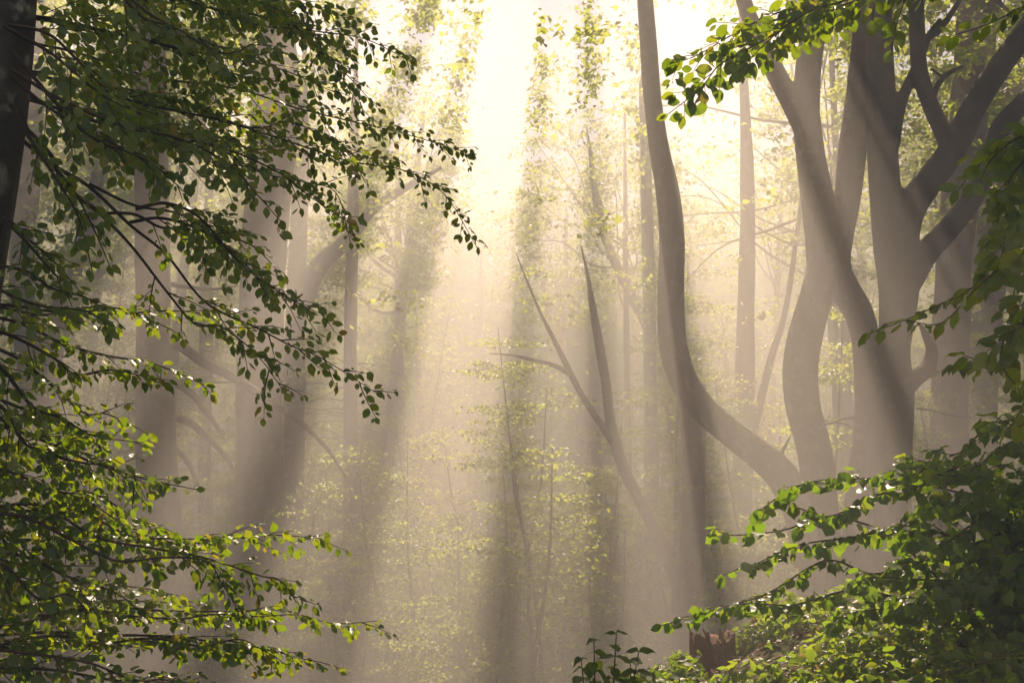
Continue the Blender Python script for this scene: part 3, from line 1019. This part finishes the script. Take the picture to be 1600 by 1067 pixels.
r_specs = [
    ([(1420, -62), (1340, -30), (1270, 0), (1200, 30), (1140, 60), (1085, 80), (1035, 97)], 4.7, 4.7, .22, {'r0': .006, 'endtaper': .4, 'n': (0, .6, 1)}),
    ([(1330, -35), (1260, 10), (1190, 60), (1130, 110), (1090, 140), (1045, 190)], 4.65, 4.6, .14, {'r0': .006, 'endtaper': .4, 't0': .2, 'n': (0, -1, .25)}),
    ([(1400, -60), (1330, -10), (1270, 20), (1210, 60), (1150, 120)], 4.6, 4.5, .17, {'r0': .006, 'n': (0, -1, .1)}),
    ([(1420, -50), (1360, -10), (1300, 20), (1250, 50), (1200, 90)], 4.75, 4.8, .17, {'r0': .006, 'n': (0, .8, 1)}),
    ([(1480, -80), (1430, -30), (1405, 20), (1385, 85)], 4.6, 4.6, .09, {'r0': .004, 'n': FACE, 'hang': .5}),
    ([(1560, -110), (1480, -50), (1420, -20), (1370, -5), (1330, 15)], 4.5, 4.5, .16, {'r0': .006}),
    ([(1700, -60), (1640, -10), (1590, 20), (1540, 38), (1484, 52)], 4.4, 4.4, .14, {'r0': .006}),
    ([(1640, 180), (1600, 215), (1560, 240), (1525, 262), (1494, 288)], 4.3, 4.2, .14, {'n': FACE, 'r0': .006}),
    ([(1660, 190), (1610, 250), (1580, 310), (1560, 370), (1535, 425)], 4.2, 4.2, .15, {'n': FACE, 'r0': .006, 'hang': .4}),
    ([(1660, 240), (1620, 290), (1600, 350), (1590, 420), (1580, 480)], 4.1, 4.1, .16, {'n': FACE, 'r0': .006, 'hang': .4}),
    ([(1660, 430), (1600, 425), (1540, 440), (1480, 470), (1420, 495), (1356, 516)], 4.3, 4.3, .12, {'r0': .005, 'hang': .3}),
    ([(1660, 440), (1610, 470), (1570, 510), (1555, 550), (1580, 600)], 4.1, 4.1, .13, {'n': FACE, 'r0': .005, 'hang': .4}),
    ([(1660, 450), (1630, 540), (1610, 600), (1590, 650), (1540, 660)], 4.2, 4.2, .12, {'r0': .005}),
    ([(1640, 500), (1590, 540), (1540, 565), (1490, 570)], 4.2, 4.2, .08, {'r0': .004}),
]
branch_set(ob, r_specs[:7], BEECH, 'leaf', .070, step=.065, leafstep=.034)
branch_set(ob, r_specs[7:], BEECH, 'leaf', .074, dense=1, step=.065, leafstep=.034)

# ------------------------------------------------------------------ hazel bush at the lower right
bx, by = 3.9, 6.6
hz = thing('hazel_bush', 'round leaved hazel bush spreading over the bank at the lower right, left tips sunlit', 'bush', (bx, by, gz(bx, by)))
hb = np.array([bx, by, gz(bx, by)])
h_specs = [
    ([(1560, 930), (1590, 800), (1520, 735), (1430, 735), (1340, 745), (1260, 752), (1195, 788)], 6.4, 6.0, .34),
    ([(1540, 930), (1530, 820), (1450, 770), (1370, 775), (1300, 800), (1230, 800)], 6.3, 5.9, .32),
    ([(1530, 930), (1500, 850), (1420, 830), (1340, 830), (1260, 850), (1190, 870), (1160, 880)], 6.2, 5.8, .32),
    ([(1520, 940), (1450, 890), (1360, 880), (1280, 890), (1200, 920), (1120, 950), (1030, 978)], 6.2, 5.8, .24),
    ([(1500, 940), (1420, 920), (1330, 925), (1250, 940), (1180, 950), (1100, 945)], 6.0, 5.6, .26),
    ([(1500, 940), (1400, 860), (1300, 810), (1220, 815), (1160, 826), (1115, 832)], 6.4, 6.3, .16),
    ([(1600, 930), (1640, 820), (1620, 720), (1560, 680), (1500, 700), (1440, 710)], 6.0, 5.7, .32),
    ([(1600, 930), (1600, 850), (1560, 800), (1500, 790), (1420, 800)], 5.8, 5.6, .34),
    ([(1600, 930), (1620, 860), (1580, 830), (1520, 850), (1460, 870), (1400, 880)], 5.7, 5.4, .34),
    ([(1620, 930), (1700, 780), (1680, 680), (1620, 650), (1580, 660), (1540, 665)], 5.8, 5.6, .30),
    ([(1580, 940), (1560, 900), (1500, 900), (1440, 910), (1380, 920), (1320, 930)], 5.6, 5.4, .30),
    ([(1600, 940), (1620, 910), (1590, 880), (1540, 880), (1500, 900)], 5.4, 5.3, .30),
    ([(1520, 940), (1560, 830), (1560, 760), (1520, 730), (1480, 720), (1420, 715)], 6.2, 6.2, .30),
    ([(1640, 960), (1660, 860), (1650, 780), (1610, 740), (1570, 730)], 5.6, 5.4, .30),
]
for line, d0, d1, L0 in [sp_ for sp_ in h_specs] + [([(x_ + 30 * rng.normal(), y_ + 30 + 14 * rng.normal()) for x_, y_ in l_], a_ + rng.uniform(-.5, .3), b_ + rng.uniform(-.4, .3), c_) for l_, a_, b_, c_ in h_specs[6:]]:
    tw, lv = MB(), Leaves(HAZEL)
    n = len(line)
    P = [hb + rng.normal(size=3) * .06] + [at(x, y, d0 + (d1 - d0) * i / (n - 1)) + rng.normal(size=3) * .03 for i, (x, y) in enumerate(line)]
    L0 = L0 * .85
    spray(tw, lv, P, unit(np.array([-.1, .25, 1]) + rng.normal(size=3) * .15), L0=L0, size=.080, r0=.012, t0=.22, step=.095, leafstep=.052, jit=.42, hang=.28, endtaper=.5, glow=.45)
    b = tw.build('branch', M['twig'], hz)
    lv.into(MB()).build('foliage', M['hazel'], b)

# ------------------------------------------------------------------ bank: undergrowth, litter, stump, plant
lv = Leaves(HERB)
lv2 = Leaves(HAZEL)
N = 26000
x = rng.uniform(.5, 6.2, N)
y = rng.uniform(3.8, 9.8, N)
z = ground(x, y)
dens = vnoise(x * 1.6, y * 1.6, 12)
keep = (dens > rng.uniform(.05, .7, N)) & ~((x > 1.22) & (x < 1.78) & (y < 7.6) & (y > 6.3))
x, y, z, dens = x[keep], y[keep], z[keep], dens[keep]
stalk = MB()
for k in range(len(x)):
    h = rng.uniform(.03, .24) * (.5 + dens[k])
    a = rng.uniform(0, 6.28)
    for t in range(rng.integers(2, 5)):
        a += 2.1 + rng.normal() * .4
        d = np.array([math.cos(a), math.sin(a), rng.uniform(-.35, .45)])
        p = np.array([x[k], y[k], z[k] + h * (1 - .25 * t)]) + d * .01
        up_ = np.array([0, 0, 1.]) if rng.random() < .6 else np.array([0, -1, .3])
        (lv if rng.random() < .7 else lv2).add(p, d, unit(up_ + rng.normal(size=3) * .4), rng.uniform(.035, .08))
mbh = lv.into(MB())
lv2.into(mbh)
o = mbh.build('undergrowth', M['herb'])
o['kind'] = 'stuff'
o['label'] = 'low leafy undergrowth covering the sunlit bank at the lower right'
o['category'] = 'undergrowth'
lv = Leaves(BEECH)
N = 7000
x = rng.uniform(-.5, 8, N)
y = rng.uniform(3.2, 12, N)
z = ground(x, y) + .012
lv.addv(list(np.stack([x, y, z], 1)), list(rand_unit(N) * np.array([1, 1, .25])), list(np.array([0, 0, 1.]) + rng.normal(size=(N, 3)) * .35), list(rng.uniform(.05, .08, N)))
o = lv.into(MB()).build('leaf_litter', M['litter'])
o['kind'] = 'stuff'
o['label'] = 'brown fallen leaves scattered on the bank'
o['category'] = 'leaf litter'

# stump
sd = 7.4
c = at(1114, 1046, sd)
st = thing('tree_stump', 'reddish rotten tree stump with a ragged top at the edge of the bank', 'stump', (c[0], c[1], gz(c[0], c[1])))
n = 40
m = MB()
a = np.arange(n) * 2 * math.pi / n
top = at(1114, 994, sd)[2]
zs = np.linspace(gz(c[0], c[1]) - .3, top, 9)
V = []
jag = rng.normal(size=n) * .012 + .03 * np.sin(2 * a + 1) + .018 * np.sin(5 * a)
for i, zz in enumerate(zs):
    r = .165 * (1 + .45 * (1 - i / 8) ** 2.5 * (1 + .6 * np.sin(5 * a + 2))) * (1 + .05 * np.sin(5 * a + 1) + .035 * np.sin(11 * a))
    V.append(np.stack([c[0] + r * np.cos(a), c[1] + r * np.sin(a), zz + (jag if i == 8 else 0 * a)], 1))
r = .135 * np.ones(n)
V.append(np.stack([c[0] + r * np.cos(a), c[1] + r * np.sin(a), top - .03 + jag * .3], 1))
V.append(np.stack([c[0] + .3 * r * np.cos(a), c[1] + .3 * r * np.sin(a), top - .09 + jag * .2], 1))
V = np.concatenate(V)
ii, jj = np.meshgrid(np.arange(10), np.arange(n), indexing='ij')
ii, jj = ii.ravel(), jj.ravel()
kk = (jj + 1) % n
m.add(np.concatenate([V, [[c[0], c[1], top - .1]]]), q=np.stack([ii * n + jj, ii * n + kk, (ii + 1) * n + kk, (ii + 1) * n + jj], 1),
      t=np.stack([10 * n + np.arange(n), 10 * n + (np.arange(n) + 1) % n, np.full(n, 11 * n)], 1))
m.build('stump_body', M['stump'], st)
for k in range(14):
    aa = rng.uniform(0, 6.28)
    p = np.array([c[0] + .15 * math.cos(aa), c[1] + .15 * math.sin(aa), top - .05])
    q = p + np.array([rng.normal() * .02, rng.normal() * .02, rng.uniform(.04, .085)])
    m = MB()
    m.tube([p, (p + q) / 2, q], [.022, .014, .003], n=6, sub=2)
    m.build('splinter', M['stump'], st)

# tall herb in front, dark
pd = 5.2
c = at(955, 1160, pd)
ph = thing('balsam_plant', 'dark leafy herb standing up at the bottom edge, left of the stump', 'plant', (c[0], c[1], c[2]))
for (x0, x1, y1) in ((952, 963, 990), (930, 928, 1002), (975, 998, 1018), (915, 908, 1030), (985, 985, 1035)):
    m = MB()
    b0, t1 = at(x0, 1165, pd + rng.normal() * .05), at(x1, y1, pd + rng.normal() * .08)
    P = np.array([b0, b0 * .6 + t1 * .4 + rng.normal(size=3) * .01, t1])
    m.tube(P, [.006, .005, .003], n=6, sub=4)
    o = m.build('stem', M['twig'], ph)
    lv = Leaves(HERB)
    a = rng.uniform(0, 3)
    for k in range(11):
        t = k / 10
        p = P[0] + (P[2] - P[0]) * t
        a += 1.57
        for s in (0, math.pi):
            d = np.array([math.cos(a + s), math.sin(a + s), rng.uniform(-.45, .1) + (.7 if k == 10 else 0)])
            lv.add(p, d, unit(np.array([0, -.35, 1.]) + rng.normal(size=3) * .25), rng.uniform(.085, .12) * (1.0 if k < 9 else .7))
    f = lv.into(MB()).build('leaves', M['herb'], o)
# pale fallen twig on the bank
tw = MB()
e0, e1 = at(1462, 1054, 4.6), at(1640, 1018, 4.9)
e0[2] = max(e0[2], gz(e0[0], e0[1]) + .02)
e1[2] = max(e1[2], gz(e1[0], e1[1]) + .02)
tw.tube([e0, (e0 + e1) / 2 + np.array([0, 0, .015]), e1], [.004, .005, .006], n=6, sub=4)
o = tw.build('fallen_twig', M['dead'])
o['label'] = 'thin pale fallen twig lying across the dark bank in the lower right corner'
o['category'] = 'twig'

# ------------------------------------------------------------------ haze
DENS = 0.034
hm, nt, out = new_mat('haze')
pv = nt.nodes.new('ShaderNodeVolumePrincipled')
pv.inputs['Color'].default_value = (.98, .955, .89, 1)
pv.inputs['Density'].default_value = DENS
pv.inputs['Anisotropy'].default_value = 0.14
nt.links.new(pv.outputs[0], out.inputs['Volume'])
# ------------------------------------------------------------------ light
w = bpy.data.worlds.new('World')
sc.world = w
w.use_nodes = True
nt = w.node_tree
bg = nt.nodes['Background']
sky = nt.nodes.new('ShaderNodeTexSky')
sky.sky_type = 'NISHITA'
sky.sun_disc = False
el = math.asin(SUN[2])
sky.sun_elevation = el
sky.sun_rotation = math.atan2(SUN[0], SUN[1])
sky.air_density = 0.6
sky.dust_density = 0.1
sky.ozone_density = 0.3
nt.links.new(sky.outputs[0], bg.inputs['Color'])
bg.inputs['Strength'].default_value = 0.05
sl = bpy.data.lights.new('sun', 'SUN')
sl.energy = 5.0
sl.angle = R(.5)
sl.color = (1.0, .77, .57)
so = bpy.data.objects.new('sun', sl)
COL.objects.link(so)
so.rotation_euler = Vector(SUN).to_track_quat('Z', 'Y').to_euler()
so.location = (0, -5, 30)

bpy.context.view_layer.update()
lo, hi = 1e9, -1e9
for o in COL.objects:
    if o.type == 'MESH':
        for cc in o.bound_box:
            zz = (o.matrix_world @ Vector(cc)).z
            lo, hi = min(lo, zz), max(hi, zz)
x0, x1, y0, y1, z0, z1 = -125, 125, -36, 166, lo - 1, hi + .6
m = MB()
m.add([(x0, y0, z0), (x1, y0, z0), (x1, y1, z0), (x0, y1, z0), (x0, y0, z1), (x1, y0, z1), (x1, y1, z1), (x0, y1, z1)],
      q=[(0, 3, 2, 1), (4, 5, 6, 7), (0, 1, 5, 4), (1, 2, 6, 5), (2, 3, 7, 6), (3, 0, 4, 7)])
hzo = m.build('haze', hm, smooth=False)
hzo['kind'] = 'stuff'
print('HAZE z', lo, hi, 'sun el', math.degrees(el), 'faces', sum(len(o.data.polygons) for o in COL.objects if o.type == 'MESH'))

# ------------------------------------------------------------------ render settings
sc.view_settings.view_transform = 'Standard'
sc.view_settings.look = 'None'
sc.view_settings.exposure = 2.85
sc.view_settings.gamma = 1
c = sc.cycles
c.use_denoising = True
c.max_bounces = 6
c.diffuse_bounces = 3
c.glossy_bounces = 2
c.transmission_bounces = 4
c.volume_bounces = 0
c.transparent_max_bounces = 4
c.sample_clamp_indirect = 6
